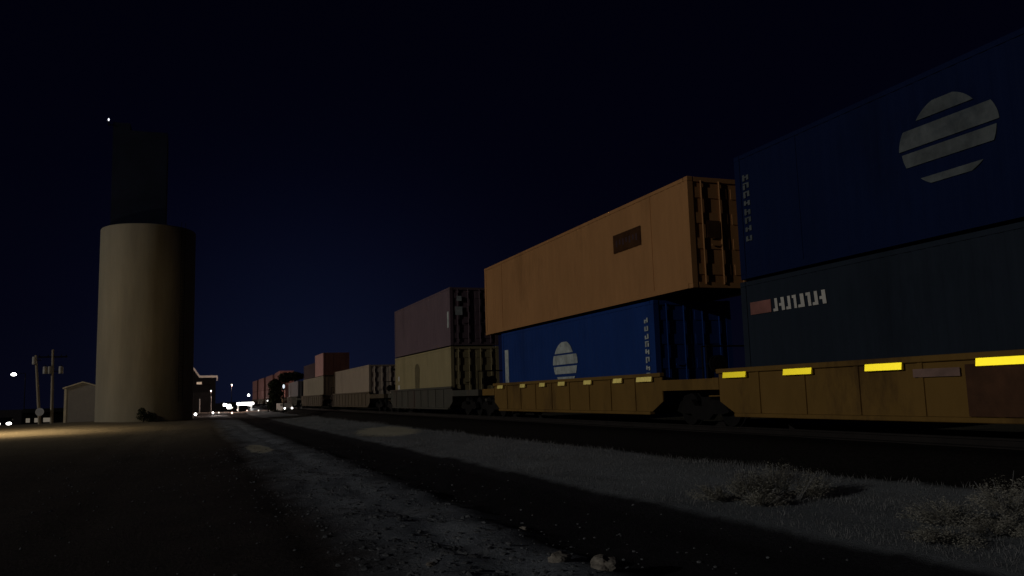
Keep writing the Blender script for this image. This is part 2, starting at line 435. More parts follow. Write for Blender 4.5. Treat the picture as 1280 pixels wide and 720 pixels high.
well_car(59.2, 76.6, 2.6, 2.0, 'tan brown well car carrying one pale tan container', 'car_brown', [], [57.6, 78.3])
well_car(82.0, 99.0, 2.0, 2.0, 'dark brown well car beneath the stack with a small pink container', 'car_brown', [], [80.2, 100.8])
well_car(104.2, 121.2, 2.0, 2.0, 'dim grey well car beside the black tree', 'car_grey', [], [102.4, 123])
far_group = 'well cars beyond the tree'
pr = well_car(130, 147, 2, 2, 'dim well car at the far end of the train beyond the tree', 'car_brown', [], [129, 148]); pr['group'] = far_group
for yy in (160.5, 182.5, 204.5, 226.5):
    c = copy_tree(pr); c.location = (at_path(yy, TC), yy, RAILZ); c.rotation_euler = (0, 0, heading(yy))

# ------------------------------------------------------------------ containers
def container(y0, L, z0, H, mat, label, postmat=None, doors=True, group='shipping containers on the train', doormat=None, extra=None, posts40=False, period=.30, depth=.009):
    W = 2.5; cy = y0 + L / 2
    root = thing('shipping_container', label, 'container', (at_path(cy, TC), cy, z0), heading(cy), group)
    h = L / 2; hw = W / 2; pm = postmat or mat
    # corrugated long walls
    for s in (-1, 1):
        mb = MB(); n = int((L - .4) / period); p = (L - .4) / n
        lo = []; 
        for i in range(n):
            ya = -h + .2 + i * p
            for f, dd in ((0, 0), (.25, 0), (.40, depth), (.80, depth), (.95, 0)):
                lo.append((ya + f * p, dd))
        lo.append((h - .2, 0))
        A = [mb.bm.verts.new((s * (hw - .012 - d), yv, .155)) for yv, d in lo]; B = [mb.bm.verts.new((s * (hw - .012 - d), yv, H - .105)) for yv, d in lo]
        for i in range(len(lo) - 1): mb.bm.faces.new([A[i], A[i + 1], B[i + 1], B[i]])
        mb.build('side_wall', mat, root)
    MB().box(-hw + .06, hw - .06, -h + .06, h - .06, H - .11, H - .045).build('roof', mat, root)
    MB().box(-hw + .06, hw - .06, -h + .06, h - .06, .05, .14).build('floor', 'black_steel', root)
    fr = MB()
    for s in (-1, 1):
        fr.box(min(s * hw, s * (hw - .06)), max(s * hw, s * (hw - .06)), -h + .2, h - .2, H - .104, H - .01)
        fr.box(min(s * hw, s * (hw - .06)), max(s * hw, s * (hw - .06)), -h + .2, h - .2, .01, .154)
    for e in (-1, 1):
        fr.box(-hw + .2, hw - .2, min(e * h, e * (h - .06)), max(e * h, e * (h - .06)), H - .13, H - .01)
        fr.box(-hw + .2, hw - .2, min(e * h, e * (h - .06)), max(e * h, e * (h - .06)), .01, .15)
    fr.build('frame_rail', pm, root)
    for s in (-1, 1):
        for e in (-1, 1):
            MB().box(min(s * hw, s * (hw - .16)), max(s * hw, s * (hw - .16)), min(e * h, e * (h - .19)), max(e * h, e * (h - .19)), .12, H - .12).build('corner_post', pm, root)
    for s in (-1, 1):
        for e in (-1, 1):
            for zz in (0, H - .118):
                x0, x1 = sorted((s * (hw + .004), s * (hw - .165))); ya, yb = sorted((e * (h + .004), e * (h - .18)))
                MB().box(x0, x1, ya, yb, zz, zz + .118).build('corner_casting', pm, root, bevel=.01)
    if posts40:
        for s in (-1, 1):
            for e in (-1, 1):
                x0, x1 = sorted((s * (hw - .008), s * (hw - .05)))
                MB().box(x0, x1, e * 6.05 - .1, e * 6.05 + .1, .16, H - .11).build('stacking_post', pm, root)
    # door end faces the camera
    dm = doormat or mat
    for s in (-1, 1):
        x0, x1 = sorted((s * .008, s * (hw - .165)))
        d = MB(); d.box(x0, x1, -h + .03, -h + .07, .155, H - .135)
        for k in range(4):
            zz = .35 + k * (H - .9) / 3
            d.box(x0 + .06, x1 - .06, -h + .012, -h + .0295, zz, zz + .28)
        d = d.build('door', dm, root)
        for xr in (s * .3, s * .85):
            MB().tube((xr, -h - .012, .1), (xr, -h - .012, H - .1), .022, n=8).build('lock_rod', dm, d)
        MB().box(min(s * .3, s * .62), max(s * .3, s * .62), -h - .03, -h - .008, 1.1, 1.14).build('handle', dm, d)
    MB().box(-hw + .17, hw - .17, h - .05, h - .02, .155, H - .135).build('end_wall', mat, root)
    if extra: extra(root, cy, hw, h, H)
    return root

def emblem(root, yc, zc, hw, mat='grubby_white'):
    """round pale emblem split by dark gaps into horizontal bands"""
    rx_, rz_ = .95, .76
    bands = [(.36, .74, -.78, 1), (-.02, .30, -1.06, 1.06), (-.34, -.09, -1, 1), (-.70, -.44, -1, .9)]
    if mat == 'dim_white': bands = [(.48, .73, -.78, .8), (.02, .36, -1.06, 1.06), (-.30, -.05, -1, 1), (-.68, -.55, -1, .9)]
    em = None
    for (a, b, l, r) in bands:
        pts = []
        def half(z, z2): return rx_ * math.sqrt(max(.01, 1 - (z / (rz_)) ** 2))
        n = 8
        right = []; left = []
        for i in range(n + 1):
            z = a + (b - a) * i / n; hx = half(z, 0)
            right.append((yc + hx * abs(r), zc + z)); left.append((yc - hx * abs(l), zc + z))
        pts = right + left[::-1]
        mb = MB().prism(pts, 'x', -hw - .007, -hw - .001)
        o = mb.build('emblem' if em is None else 'emblem_band', mat, em or root)
        if em is None: em = o
    return em
def glyph_column(root, yc, z0, z1, hw, n, mat='grubby_white', w=.18):
    """upright row of worn, unreadable pale characters"""
    mb = MB(); dz = (z1 - z0) / n
    rnd = random.Random(int(yc * 100))
    for i in range(n):
        z = z0 + i * dz
        for k in range(2):
            ya = yc - w / 2 + k * w * .55
            za = z + rnd.uniform(0, .2) * dz; mb.box(-hw - .008, -hw - .002, ya, ya + w * .3, za, za + dz * rnd.uniform(.45, .7))
        zz = z + rnd.choice((.05, .35, .62)) * dz
        mb.box(-hw - .0085, -hw - .0025, yc - w / 2, yc + w * .35, zz, zz + dz * .14)
    return mb.build('marking', mat, root)

def deco_blue_upper(root, cy, hw, h, H):
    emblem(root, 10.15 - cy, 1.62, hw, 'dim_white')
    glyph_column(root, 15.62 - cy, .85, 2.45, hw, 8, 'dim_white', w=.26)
def deco_slate(root, cy, hw, h, H):
    mb = MB(); rnd = random.Random(4)
    z0, z1 = H - .78, H - .50
    MB().box(-hw - .008, -hw - .001, 15.0 - cy, 15.72 - cy, z0, z1).build('marking', 'red_mark', root)
    y = 14.92 - cy
    while y > 13.35 - cy:
        w = rnd.uniform(.14, .2)
        mb.prism([(y - w, z0), (y - w * .45, z0), (y - w * .3, z1), (y - w * .85, z1)], 'x', -hw - .008, -hw - .002)
        zz = rnd.choice((z0, z0 + .1, z1 - .06)); mb.box(-hw - .0085, -hw - .0025, y - w * .6, y, zz, zz + .06)
        y -= w + .045
    mb.build('lettering', 'bright_white', root)
def deco_orange(root, cy, hw, h, H):
    p = MB().box(-hw - .008, -hw - .001, 20.5 - cy, 22.15 - cy, 1.55, 2.1).build('logo_panel', 'logo_brown', root)
    mb = MB()
    for i in range(7):
        mb.box(-hw - .012, -hw - .009, 20.68 - cy + i * .2, 20.78 - cy + i * .2, 1.72 + (i % 2) * .05, 1.92)
    mb.build('lettering', 'red_paint', p)
    ld = MB(); ld.box(-.75, -.35, -h - .035, -h - .025, 1.3, 1.75); ld.build('placard', 'brown_mark', root)
def deco_blue_lower(root, cy, hw, h, H):
    emblem(root, 26.0 - cy, 1.29 + .12, hw)
    glyph_column(root, 20.45 - cy, .75, 2.5, hw, 8, w=.24)
    MB().box(-hw - .006, -hw - .001, 31.45 - cy, 31.85 - cy, .5, 2.2).build('marking', 'grubby_white', root)
def deco_purple(root, cy, hw, h, H):
    d = [c for c in root.children if c.name.startswith('door')]
    MB().box(-.98, -.62, -h - .036, -h - .03, 1.5, 1.92).build('placard', 'grubby_white', root)
    MB().box(-.9, -.65, -h - .036, -h - .03, 2.2, 2.45).build('placard', 'grubby_white', root)
    MB().box(-hw - .006, -hw - .001, -h + .25, -h + .5, .9, 1.7).build('marking', 'grubby_white', root)
def deco_yellow(root, cy, hw, h, H):
    pts = [(46.2 - cy + .5 * math.cos(a), 1.95 + .35 * math.sin(a)) for a in [math.pi * i / 10 for i in range(11)]]
    pts = pts + [(45.75 - cy, .75), (46.65 - cy, .75)]
    MB().prism(pts, 'x', -hw - .006, -hw - .001).build('emblem', 'olive_mark', root)
    for z, s in ((.78, .36), (1.42, .26)):
        MB().box(-hw - .006, -hw - .001, 50.7 - cy - s * .7, 50.7 - cy + s * .7, z, z + s * 1.1).build('placard', 'bright_white', root)
def deco_tan(root, cy, hw, h, H):
    MB().box(.5, 1.0, -h - .006, -h - .001, H - .45, H - .3).build('vent_slot', 'near_black', root)

container(-.1, 16.15, 1.08, 2.9, 'slate_paint', 'dark slate container with white lettering at its top corner, bottom of the nearest stack', extra=deco_slate)
container(-.15, 16.15, 4.03, 2.9, 'dim_blue_paint', 'dim blue container with a large pale round emblem, top of the nearest stack', extra=deco_blue_upper, posts40=True)
container(20.0, 12.19, 1.14, 2.9, 'blue_paint', 'blue container with a round pale emblem, below the orange container', extra=deco_blue_lower)
container(18.0, 16.15, 4.12, 2.9, 'orange_paint', 'bright orange container with a dark logo panel, overhanging the blue one', extra=deco_orange, posts40=True)
container(39.5, 12.19, 1.12, 2.86, 'yellow_paint', 'mustard yellow container with two white placards, below the purple one', extra=deco_yellow)
container(39.5, 12.19, 4.03, 2.89, 'purple_paint', 'dull purple container stacked on the mustard yellow one', extra=deco_purple)
container(60.1, 16.15, 1.1, 2.86, 'tan_paint', 'pale tan container riding alone with nothing stacked on it', extra=deco_tan, doormat='cream_lit_paint')
container(82.6, 16.0, 1.1, 2.75, 'pale_tan_paint', 'pale cream container left of the lone tan one, with a small pink container on top', doormat='cream_lit_paint')
container(82.7, 6.06, 3.88, 2.2, 'rose_paint', 'small rosy pink container perched on the near end of the pale cream one', doormat='rose_paint')
container(89.1, 9.2, 3.88, 1.5, 'red_paint', 'low dark red container behind the small pink one')
container(104.6, 16.1, 1.1, 2.8, 'grey_paint', 'plain grey container beside the black tree with nothing on top')
pg = 'pink containers beyond the tree'
pl = 'weathered pink container at the far end of the train, left of the black tree'
p0 = container(130.4, 16.15, 1.1, 2.8, 'pink_paint', pl, group=pg, period=.6)
def put(o, yy, z):
    o.location = (at_path(yy, TC), yy, z); o.rotation_euler = (0, 0, heading(yy))
put(p0, 138.5, 1.1)
for yy in (138.5, 160.5, 182.5, 204.5, 226.5):
    for z in (1.1, 3.95):
        if yy == 138.5: continue
        put(copy_tree(p0), yy, z)

# ------------------------------------------------------------------ silo
SX, SY = -3.72, 76.0
sz = height(SX, SY, False) - .15
silo = thing('grain_silo', 'tall round concrete silo lit along its left edge, a barely visible headhouse on top', 'silo', (SX, SY, sz))
mb = MB(); prof = [(3.72, 0), (3.72, .2), (3.70, .22), (3.70, 4), (3.70, 8), (3.70, 12), (3.70, 15.82), (3.66, 15.9), (3.58, 15.94), (3.1, 15.96)]
mb.lathe(prof, 72); body = mb.build('body', 'concrete', silo, smooth=True)
hh = MB().prism([(-2.9, 15.96), (1.3, 15.96), (1.3, 24.3), (-1.6, 24.3), (-1.6, 24.9), (-2.9, 24.9)], 'y', -1.2, 1.8).build('headhouse', 'headhouse_sheet', silo)
bc = MB().tube((-3.25, -1.25, 24.55), (-3.25, -1.25, 24.95), .04, n=6).box(-3.25, -2.9, -1.28, -1.22, 24.6, 24.66).build('beacon_bracket', 'near_black', hh)
MB().ball((-3.25, -1.25, 25.06), .085, 2, 0, (.8, .8, 1.5)).build('beacon_lamp', 'beacon_glow', bc)
lad = MB()
for s in (-.22, .22): lad.box(2.75 + s * .7 - .02, 2.75 + s * .7 + .02, -2.72 + s * .7 - .02, -2.72 + s * .7 + .02, 1.5, 16.3)
for i in range(48): lad.tube((2.75 - .154, -2.72 - .154, 1.7 + .3 * i), (2.75 + .154, -2.72 + .154, 1.7 + .3 * i), .012, n=5)
lad.build('ladder', 'black_steel', silo)

# ------------------------------------------------------------------ foliage
def leaf_cloud(centers, n, size, rnd, flat=1.0):
    mb = MB()
    tot = sum(c[3] for c in centers)
    for c in centers:
        for _ in range(int(n * c[3] / tot)):
            d = Vector((rnd.gauss(0, 1), rnd.gauss(0, 1), rnd.gauss(0, 1))).normalized() * (rnd.random() ** .45)
            p = Vector((c[0] + d.x * c[4], c[1] + d.y * c[4], c[2] + d.z * c[5]))
            a = Vector((rnd.gauss(0, 1), rnd.gauss(0, 1), rnd.gauss(0, 1))).normalized(); b = a.orthogonal().normalized()
            s = size * rnd.uniform(.6, 1.4)
            mb.bm.faces.new([mb.bm.verts.new(p - a * s), mb.bm.verts.new(p + b * s * .5), mb.bm.verts.new(p + a * s), mb.bm.verts.new(p - b * s * .5)])
    return mb
rnd = random.Random(11)
tx, ty = 10.2, 116.0
tree = thing('leafy_tree', 'black bushy tree beside the train with a crown leaning over the containers', 'tree', (tx, ty, height(tx, ty, False) - .1))
mb = MB(); mb.tube((0, 0, 0), (.1, 0, 1.6), .2, .15); mb.tube((.1, 0, 1.6), (.7, 0, 3.6), .15, .07); mb.tube((.1, 0, 1.4), (-.5, .2, 3.4), .1, .04); mb.tube((.7, 0, 3.5), (2.6, 0, 4.7), .07, .03)
mb.build('trunk', 'bark', tree)
cl = [(-.1, 0, 1.3, 3, 1.0, 1.2), (.1, 0, 2.6, 3, 1.05, 1.2), (0, 0, 3.7, 2.5, .95, .75), (1.2, 0, 4.6, 1.8, .9, .7), (2.3, -.1, 4.75, 2.2, 1.1, .65), (3.1, -.1, 4.75, 1.0, .65, .45)]
cl = [(a, b, c, d, e, f) for a, b, c, d, e, f in cl]
leaf_cloud(cl, 5200, .15, rnd).build('crown', 'leaf', tree)

sb = thing('dark_bush', 'small black bush at the foot of the concrete silo', 'bush', (-3.6, 71.6, height(-3.6, 71.6, False)))
MB().tube((0, 0, -.05), (.1, 0, .6), .06, .03, n=6).build('stem', 'bark', sb)
leaf_cloud([(0, 0, .5, 1, .55, .45), (.5, .1, .35, 1, .5, .35), (-.1, 0, .85, .5, .3, .25)], 900, .07, rnd).build('foliage', 'leaf', sb)

def dry_bush(x, y, lobes, label, n):
    r = thing('dry_bush', label, 'bush', (x, y, height(x, y) - .03), 0, 'dry weed bushes by the ballast')
    mb = MB(); rr = random.Random(int(x * 10))
    for c in lobes:
        for k in range(16):
            a = rr.uniform(0, 6.28); q = c[4] * rr.uniform(.2, .9)
            mb.tube((c[0] * .7, c[1] * .7, -.02), (c[0] + q * math.cos(a), c[1] + q * math.sin(a), c[2] + c[5] * rr.uniform(.2, 1.0)), .007, .003, n=4)
    mb.build('stem', 'dry_blade', r)
    lf = MB(); tot = sum(c[3] for c in lobes)
    for c in lobes:
        for _ in range(int(150 * c[3] / tot * len(lobes) ** .5)):
            th = rr.uniform(0, 6.28); el_ = rr.random() ** .7
            tip = Vector((c[0] + c[4] * math.cos(th) * (1 - el_ * .75) * rr.uniform(.6, 1.15), c[1] + c[4] * math.sin(th) * (1 - el_ * .75) * rr.uniform(.6, 1.15), c[2] * .8 + c[5] * el_ * rr.uniform(.5, 1.2)))
            base = Vector((c[0] * .8, c[1] * .8, 0))
            m = rr.randint(40, 130); sp = rr.uniform(.012, .04)
            for _k in range(m):
                f_ = rr.uniform(.45, 1.0)
                p = base.lerp(tip, f_) + Vector((rr.gauss(0, sp), rr.gauss(0, sp), rr.gauss(0, sp)))
                a_ = ((tip - base).normalized() + Vector((rr.gauss(0, .6), rr.gauss(0, .6), rr.gauss(0, .6)))).normalized(); b_ = a_.orthogonal().normalized()
                q = rr.uniform(.006, .016)
                lf.bm.faces.new([lf.bm.verts.new(p - a_ * q), lf.bm.verts.new(p + b_ * q * .4), lf.bm.verts.new(p + a_ * q), lf.bm.verts.new(p - b_ * q * .4)])
    lf.build('foliage', 'dry_leaf', r); r.scale = (1.15, 1.15, .8)
    return r
dry_bush(7.35, 10.0, [(-.35, .4, .14, 1, .36, .2), (-.05, .05, .3, 2, .42, .33), (.3, -.1, .4, 2, .4, .38), (.65, -.3, .3, 1, .3, .3), (-.15, -.4, .14, 1, .36, .2)], 'pale bushy dry weed clump in the grey strip, right of centre', 20000)
dry_bush(8.15, 6.95, [(-.5, .1, .2, 1, .5, .25), (.2, -.1, .33, 2, .55, .34), (.6, -.6, .36, 2, .5, .36), (-.6, -.6, .16, 1, .45, .2), (-1.2, -.5, .08, .7, .45, .12)], 'greyish dry weed clump in the bottom right corner', 26000)

# dry grass along the shoulder
mb = MB(); rnd = random.Random(5)
def blade(x, y, h, w):
    z = height(x, y) - .01
    a = rnd.uniform(0, 6.28); lx, ly = rnd.gauss(0, .35) * h, rnd.gauss(0, .35) * h
    dx, dy = math.cos(a) * w, math.sin(a) * w
    v = [mb.bm.verts.new(p) for p in [(x - dx, y - dy, z), (x + dx, y + dy, z), (x + lx * .5 + dx * .6, y + ly * .5 + dy * .6, z + h * .6), (x + lx * .5 - dx * .6, y + ly * .5 - dy * .6, z + h * .6)]]
    t = mb.bm.verts.new((x + lx, y + ly, z + h))
    mb.bm.faces.new(v); mb.bm.faces.new([v[3], v[2], t])
for i in range(46000):
    y = 4.5 + 80 * rnd.random() ** 2.4
    t = rnd.uniform(6.35, 10.05)
    d = noise.noise((t * .9, y * .35, 2.0)) + .35 * noise.noise((t * 3, y * 2, 5.0))
    if rnd.random() > .62 + .9 * d: continue
    if ((t - 8.3) / 1.3) ** 2 + ((y - 38.5) / 5) ** 2 < 1: continue
    k = .55 + .9 * max(0, d) + (.35 if t > 9.3 else 0)
    sc = 1 + y / 40
    blade(at_path(y, t), y, rnd.uniform(.03, .10) * k * (1 + y / 90), .0028 * sc)
tag(mb.build('dry_grass', 'dry_blade'), 'thin grey dry grass along the foot of the ballast', 'grass', kind='stuff')

# loose stones
mb = MB(); rnd = random.Random(9)
for i in range(1500):
    y = 5.5 + 26 * rnd.random() ** 1.8; t = rnd.gauss(2.4, 1.0) if rnd.random() < .6 else rnd.uniform(-4, 6)
    r = rnd.uniform(.006, .022) * (1 + y / 90)
    mb.ball((t, y, height(t, y) + r * .25), r, 1, .5, (1, rnd.uniform(.7, 1.3), .65))
for i in range(900):
    y = 5.8 + 22 * rnd.random() ** 1.7; t = rnd.gauss(2.5, .7)
    r = rnd.uniform(.015, .045)
    mb.ball((t, y, height(t, y) - r * .1), r, 1, .6, (1, rnd.uniform(.7, 1.4), .6))
tag(mb.build('gravel', 'pebble'), 'loose grey gravel scattered over the strip', 'gravel', kind='stuff')
rocks = [(3.22, 7.42, .085, 'small pale rock at the bottom edge, left of the pair'), (3.5, 7.06, .11, 'larger pale rock at the bottom edge, right of the pair'),
         (2.15, 8.0, .035, 'tiny pale stone on the gravel near the bottom centre'), (3.85, 9.9, .04, 'little grey stone on the edge of the dark path')]
for x, y, r, lb in rocks:
    mb = MB().ball((0, 0, 0), r, 3, .55, (1.35, 1, .62))
    o = mb.build('rock', 'stone', None, (x, y, height(x, y) + r * .35)); o.rotation_euler = (0, 0, x * 3)
    tag(o, lb, 'rock', 'loose rocks on the gravel')

# ------------------------------------------------------------------ left side: shed, poles, lights
shx, shy = -8.75, 79.5; gz = height(shx, shy, False) - .05
shed = thing('garden_shed', 'small grey gabled shed standing against the left side of the silo', 'shed', (shx, shy, gz))
MB().prism([(-1.35, 0), (1.35, 0), (1.35, 2.85), (0, 3.3), (-1.35, 2.85)], 'y', 0, 4).build('wall', 'shed_wall', shed)
MB().prism([(-1.5, 2.83), (0, 3.33), (1.5, 2.83), (1.5, 2.93), (0, 3.43), (-1.5, 2.93)], 'y', -.12, 4.12).build('roof', 'shed_trim', shed)
MB().box(-1.37, -1.2, -.03, -.002, 0, 2.82).build('corner_trim', 'shed_trim', shed)
MB().box(1.2, 1.37, -.03, -.002, 0, 2.82).build('corner_trim', 'shed_trim', shed)
d = MB().box(-1.0, 1.0, -.04, -.002, .05, 2.35)
d.build('door', 'shed_wall', shed)

def pole(x, y, top, lean, label):
    z = height(x, y, False) - .2
    r = thing('utility_pole', label, 'utility pole', (x, y, z), 0, 'utility poles by the shed')
    MB().tube((0, 0, 0), (lean, 0, top - z), .15, .10, n=12).build('post', 'old_wood', r)
    return r, z
p1, z1 = pole(-13.1, 88, 6.4, -.55, 'leaning wooden utility pole with a round sign low on it')
c = MB().tube((-.62, -.1, 5.65), (-.62, -.1, 6.35), .2, n=14); c.build('lamp_housing', 'grey_can', p1)
MB().box(-.66, -.1, -.05, .05, 6.0, 6.06).build('bracket', 'black_steel', p1)
sg = thing('round_sign', 'pale round sign disc fixed low on the leaning pole', 'sign', (-13.12, 87.75, 1.2))
MB().tube((0, 0, 0), (0, -.03, 0), .36, n=28).build('disc', 'sign_white', sg)
MB().box(-.03, .03, 0, .12, -.3, .3).build('bracket', 'black_steel', sg)
p2, z2 = pole(-12.15, 88, 6.9, -.12, 'upright utility pole carrying grey transformer cans')
ca = MB().box(-1.3, 1.1, -.06, .06, 6.25, 6.37).build('crossarm', 'tie_wood', p2)
for xx in (-1.2, -.5, .6, 1.0): MB().tube((xx, 0, 6.37), (xx, 0, 6.52), .04, n=8).build('insulator', 'black_steel', ca)
for xx in (-.68, -.3, .62):
    cn = MB().lathe([(.17, 0), (.19, .05), (.19, .62), (.15, .68)], 16, (xx, -.12, 4.75)).build('transformer_can', 'grey_can', p2)
    MB().tube((xx, -.12, 5.43), (xx, -.12, 5.58), .035, n=8).build('bushing', 'black_steel', cn)
MB().box(-.8, .72, .05, .13, 4.95, 5.02).build('transformer_bracket', 'black_steel', p2)

def lamp_post(x, y, zlamp, label, mat='lamp_white', r=.2, arm=1.2, name='street_lamp', grp='lamps of the town', power=0, col=(1, .9, .75), thick=.08, flat=.6, spot=None):
    z = height(x, y, False) - .1
    o = thing(name, label, 'street lamp', (x, y, z), 0, grp)
    H = zlamp - z
    MB().tube((arm, 0, 0), (arm, 0, H + .12), thick, thick * .7, n=8).build('post', 'black_steel', o)
    if arm: MB().tube((arm, 0, H + .12), (0, 0, H + .18), thick * .5, thick * .4, n=6).build('arm', 'black_steel', o)
    MB().lathe([(r * .4, .22), (r * 1.02, .1), (r * 1.02, .04)][::-1], 14, (0, 0, H)).build('hood', 'black_steel', o)
    MB().ball((0, 0, H), r, 2, 0, (1, 1, flat)).build('lamp', mat, o)
    if power:
        l = bpy.data.lights.new('lamp_light', 'SPOT' if spot else 'POINT'); l.energy = power; l.color = col; l.shadow_soft_size = r
        if spot: l.spot_size = R(spot); l.spot_blend = .7
        lo = bpy.data.objects.new('lamp_light', l); COL.objects.link(lo); lo.parent = o; lo.location = (0, 0, H - r * flat - .12)
    return o
lamp_post(-26.2, 150, 6.85, 'tall street lamp with a white oval head at far left above the poles', r=.42, arm=1.6)
yl = lamp_post(-12.9, 59.5, 6.5, 'sodium yard lamp just outside the left edge lighting the tan ground', 'lamp_warm', .2, -1.2, power=3600, col=(1, .76, .42), spot=138)
l = bpy.data.lights.new('lamp_spill', 'POINT'); l.energy = 520; l.color = (1, .8, .5); l.shadow_soft_size = .2
lo = bpy.data.objects.new('lamp_spill', l); COL.objects.link(lo); lo.parent = yl; lo.location = (0, 0, 6.2)

def car(x, y, rz, label, paintm, lights, name='parked_car'):
    z = height(x, y, False) + .02
    o = thing(name, label, 'car', (x, y, z), rz)
    prof = [(-2.1, .35), (-2.1, .75), (-2.0, .85), (-1.0, .95), (-.45, 1.4), (1.0, 1.42), (1.7, .98), (2.1, .92), (2.15, .35)]
    MB().prism(prof, 'x', -.85, .85).build('body', paintm, o, bevel=.05)
    MB().prism([(-.95, .97), (-.46, 1.36), (.95, 1.38), (1.55, 1.0)], 'x', -.858, .858).build('side_window', 'glass_dark', o)
    MB().quad([(-.7, -1.02, .975), (.7, -1.02, .975), (.62, -.5, 1.385), (-.62, -.5, 1.385)]).build('windscreen', 'glass_dark', o)
    for yy in (-1.35, 1.3):
        for s in (-1, 1):
            MB().tube((s * .72, yy, .32), (s * .88, yy, .32), .32, n=18).build('wheel', 'rubber', o)
    for s in (-1, 1):
        MB().ball((s * .6, -2.12, .68), .22, 2, 0, (1.4, .3, .8)).build('headlight', lights, o)
    return o
car(-22.1, 122, .12, 'car with glaring headlights at the far left edge', 'near_black', 'lamp_white')

bx, by = -19.9, 135.0
z = height(bx, by, False)
bl = thing('low_building', 'long low dark building with three dim lit windows at far left', 'building', (bx - 1.5, by, z - .1))
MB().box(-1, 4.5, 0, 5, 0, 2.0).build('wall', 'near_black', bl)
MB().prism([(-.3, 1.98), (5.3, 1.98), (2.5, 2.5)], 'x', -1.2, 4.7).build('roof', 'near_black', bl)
for xx, w in ((-.2, .5), (.9, .6), (2.3, 1.2)):
    f = MB().box(xx - w / 2 - .06, xx + w / 2 + .06, -.04, -.002, .55, 1.25).build('window', 'near_black', bl)
    MB().box(xx - w / 2, xx + w / 2, -.05, -.041, .6, 1.2).build('pane', 'lamp_dim', f)

# ------------------------------------------------------------------ between silo and train: warehouse, lot lights, town
wx, wy = .2, 150; z = height(wx, wy, False) - .1
wh = thing('warehouse', 'dark warehouse right of the silo with a pale lit eave', 'warehouse', (wx, wy, z))
HW = 5.9 - z
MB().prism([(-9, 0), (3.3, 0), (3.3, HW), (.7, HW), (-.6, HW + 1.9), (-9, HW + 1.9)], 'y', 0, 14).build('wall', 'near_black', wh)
MB().prism([(.68, HW - .16), (3.42, HW - .16), (3.42, HW - .7), (3.6, HW - .7), (3.6, HW + .16), (.76, HW + .2), (-.15, HW + 1.6), (-.42, HW + 1.5)], 'y', -.35, -.003).build('eave', 'eave_white', wh)
mb = MB()
mb.box(3.31, 3.4, 0, 14, HW - .02, HW + .1); mb.build('gutter', 'near_black', wh)
MB().box(.3, 1.1, -.3, -.01, HW - 1.25, HW - .85).build('wall_light', 'lamp_dim', wh)
MB().box(-.5, 2.6, -.05, -.003, 0, 3.4).build('door', 'dark_panel', wh)
for xx, yy, zz, r_, lb, mt in [(.3, 112, .02, .17, 'bright low light beside the right edge of the silo', 'lamp_white'), (2.55, 122, -.02, .12, 'small low light in front of the dark warehouse', 'lamp_white'), (3.3, 122, .0, .1, 'dimmest low light right of the dark warehouse', 'lamp_soft'), (5.0, 122, .12, .13, 'pinkish low light halfway between warehouse and fuel station', 'lamp_pink'), (8.9, 128, .2, .1, 'small white low light left of the black tree', 'lamp_soft')]:
    gz = height(xx, yy, False)
    o = thing('lot_light', lb, 'light', (xx, yy, gz - .05), 0, 'low lights beside the silo')
    MB().tube((0, .1, 0), (0, .1, max(.3, zz - gz + .1)), .05, n=8).build('post', 'galvanised', o)
    MB().ball((0, -.02, max(.25, zz - gz)), r_, 2).build('lamp', mt, o)
for xx, yy, h_, lb in [(.95, 140, 2.2, 'pale thin post standing left in front of the warehouse'), (2.6, 140, 2.5, 'pale thin post standing right in front of the warehouse')]:
    gz = height(xx, yy, False)
    o = thing('marker_post', lb, 'post', (xx, yy, gz - .1), 0, 'thin posts before the warehouse')
    MB().tube((0, 0, 0), (0, 0, h_), .07, .06, n=8).build('post', 'galvanised', o)
    MB().lathe([(.09, 0), (.09, .08), (.03, .12)], 10, (0, 0, h_)).build('cap', 'galvanised', o)

fx, fy = 7.16, 200; fz = height(fx, fy, False)
fs = thing('fuel_station', 'glaring white fuel station canopy far off between silo and train', 'fuel station', (fx, fy, fz))
fs.scale = (.77,) * 3
MB().box(2.6, 7.2, -3, 3, 4.5, 5.3).build('canopy', 'eave_white', fs)
mb = MB().box(2.55, 7.25, -3.05, -3.003, 4.55, 5.2); mb.build('fascia', 'lamp_white', fs)
for xx in (3, 6.8):
    for yy in (-2, 2): MB().tube((xx, yy, 0), (xx, yy, 4.5), .12, n=8).build('column', 'eave_white', fs)
MB().box(3.2, 6.6, -2.4, 2.4, 4.44, 4.497).build('ceiling_light', 'lamp_white', fs)
for xx in (4, 5.8): 
    p = MB().box(xx - .3, xx + .3, -.3, .3, 0, 1.9).build('pump', 'eave_white', fs)
    MB().box(xx - .22, xx + .22, -.33, -.301, 1.1, 1.6).build('screen', 'lamp_soft', p)
st = thing('corner_store', 'low shop with a lit white front beside the fuel canopy', 'shop', (fx - .4, fy + 14, fz))
st.scale = (.77,) * 3
MB().box(-.6, 9, 0, 8, 0, 5.4).build('wall', 'dark_panel', st)
for xx, w, a, b in ((.5, 1.0, 4.2, 5.0), (1.75, 1.2, 3.4, 4.7), (8.0, 1.4, 4.1, 4.75)):
    f = MB().box(xx - w / 2 - .08, xx + w / 2 + .08, -.06, -.003, a - .08, b + .08).build('window', 'eave_white', st)
    MB().box(xx - w / 2, xx + w / 2, -.1, -.061, a, b).build('pane', 'lamp_white' if xx < 9 else 'lamp_soft', f)
lamp_post(11.8, 201, 3.0, 'highest round white lamp above the fuel station', 'lamp_white', .28, .0, flat=1)
lamp_post(8.1, 201, 2.35, 'unlit thin mast left of the fuel station', 'dark_panel', .08, .0, thick=.12)
lamp_post(9.55, 119, 1.62, 'round lamp glowing beside the black tree', 'lamp_white', .17, .0, flat=1, power=30, col=(1, .85, .72))

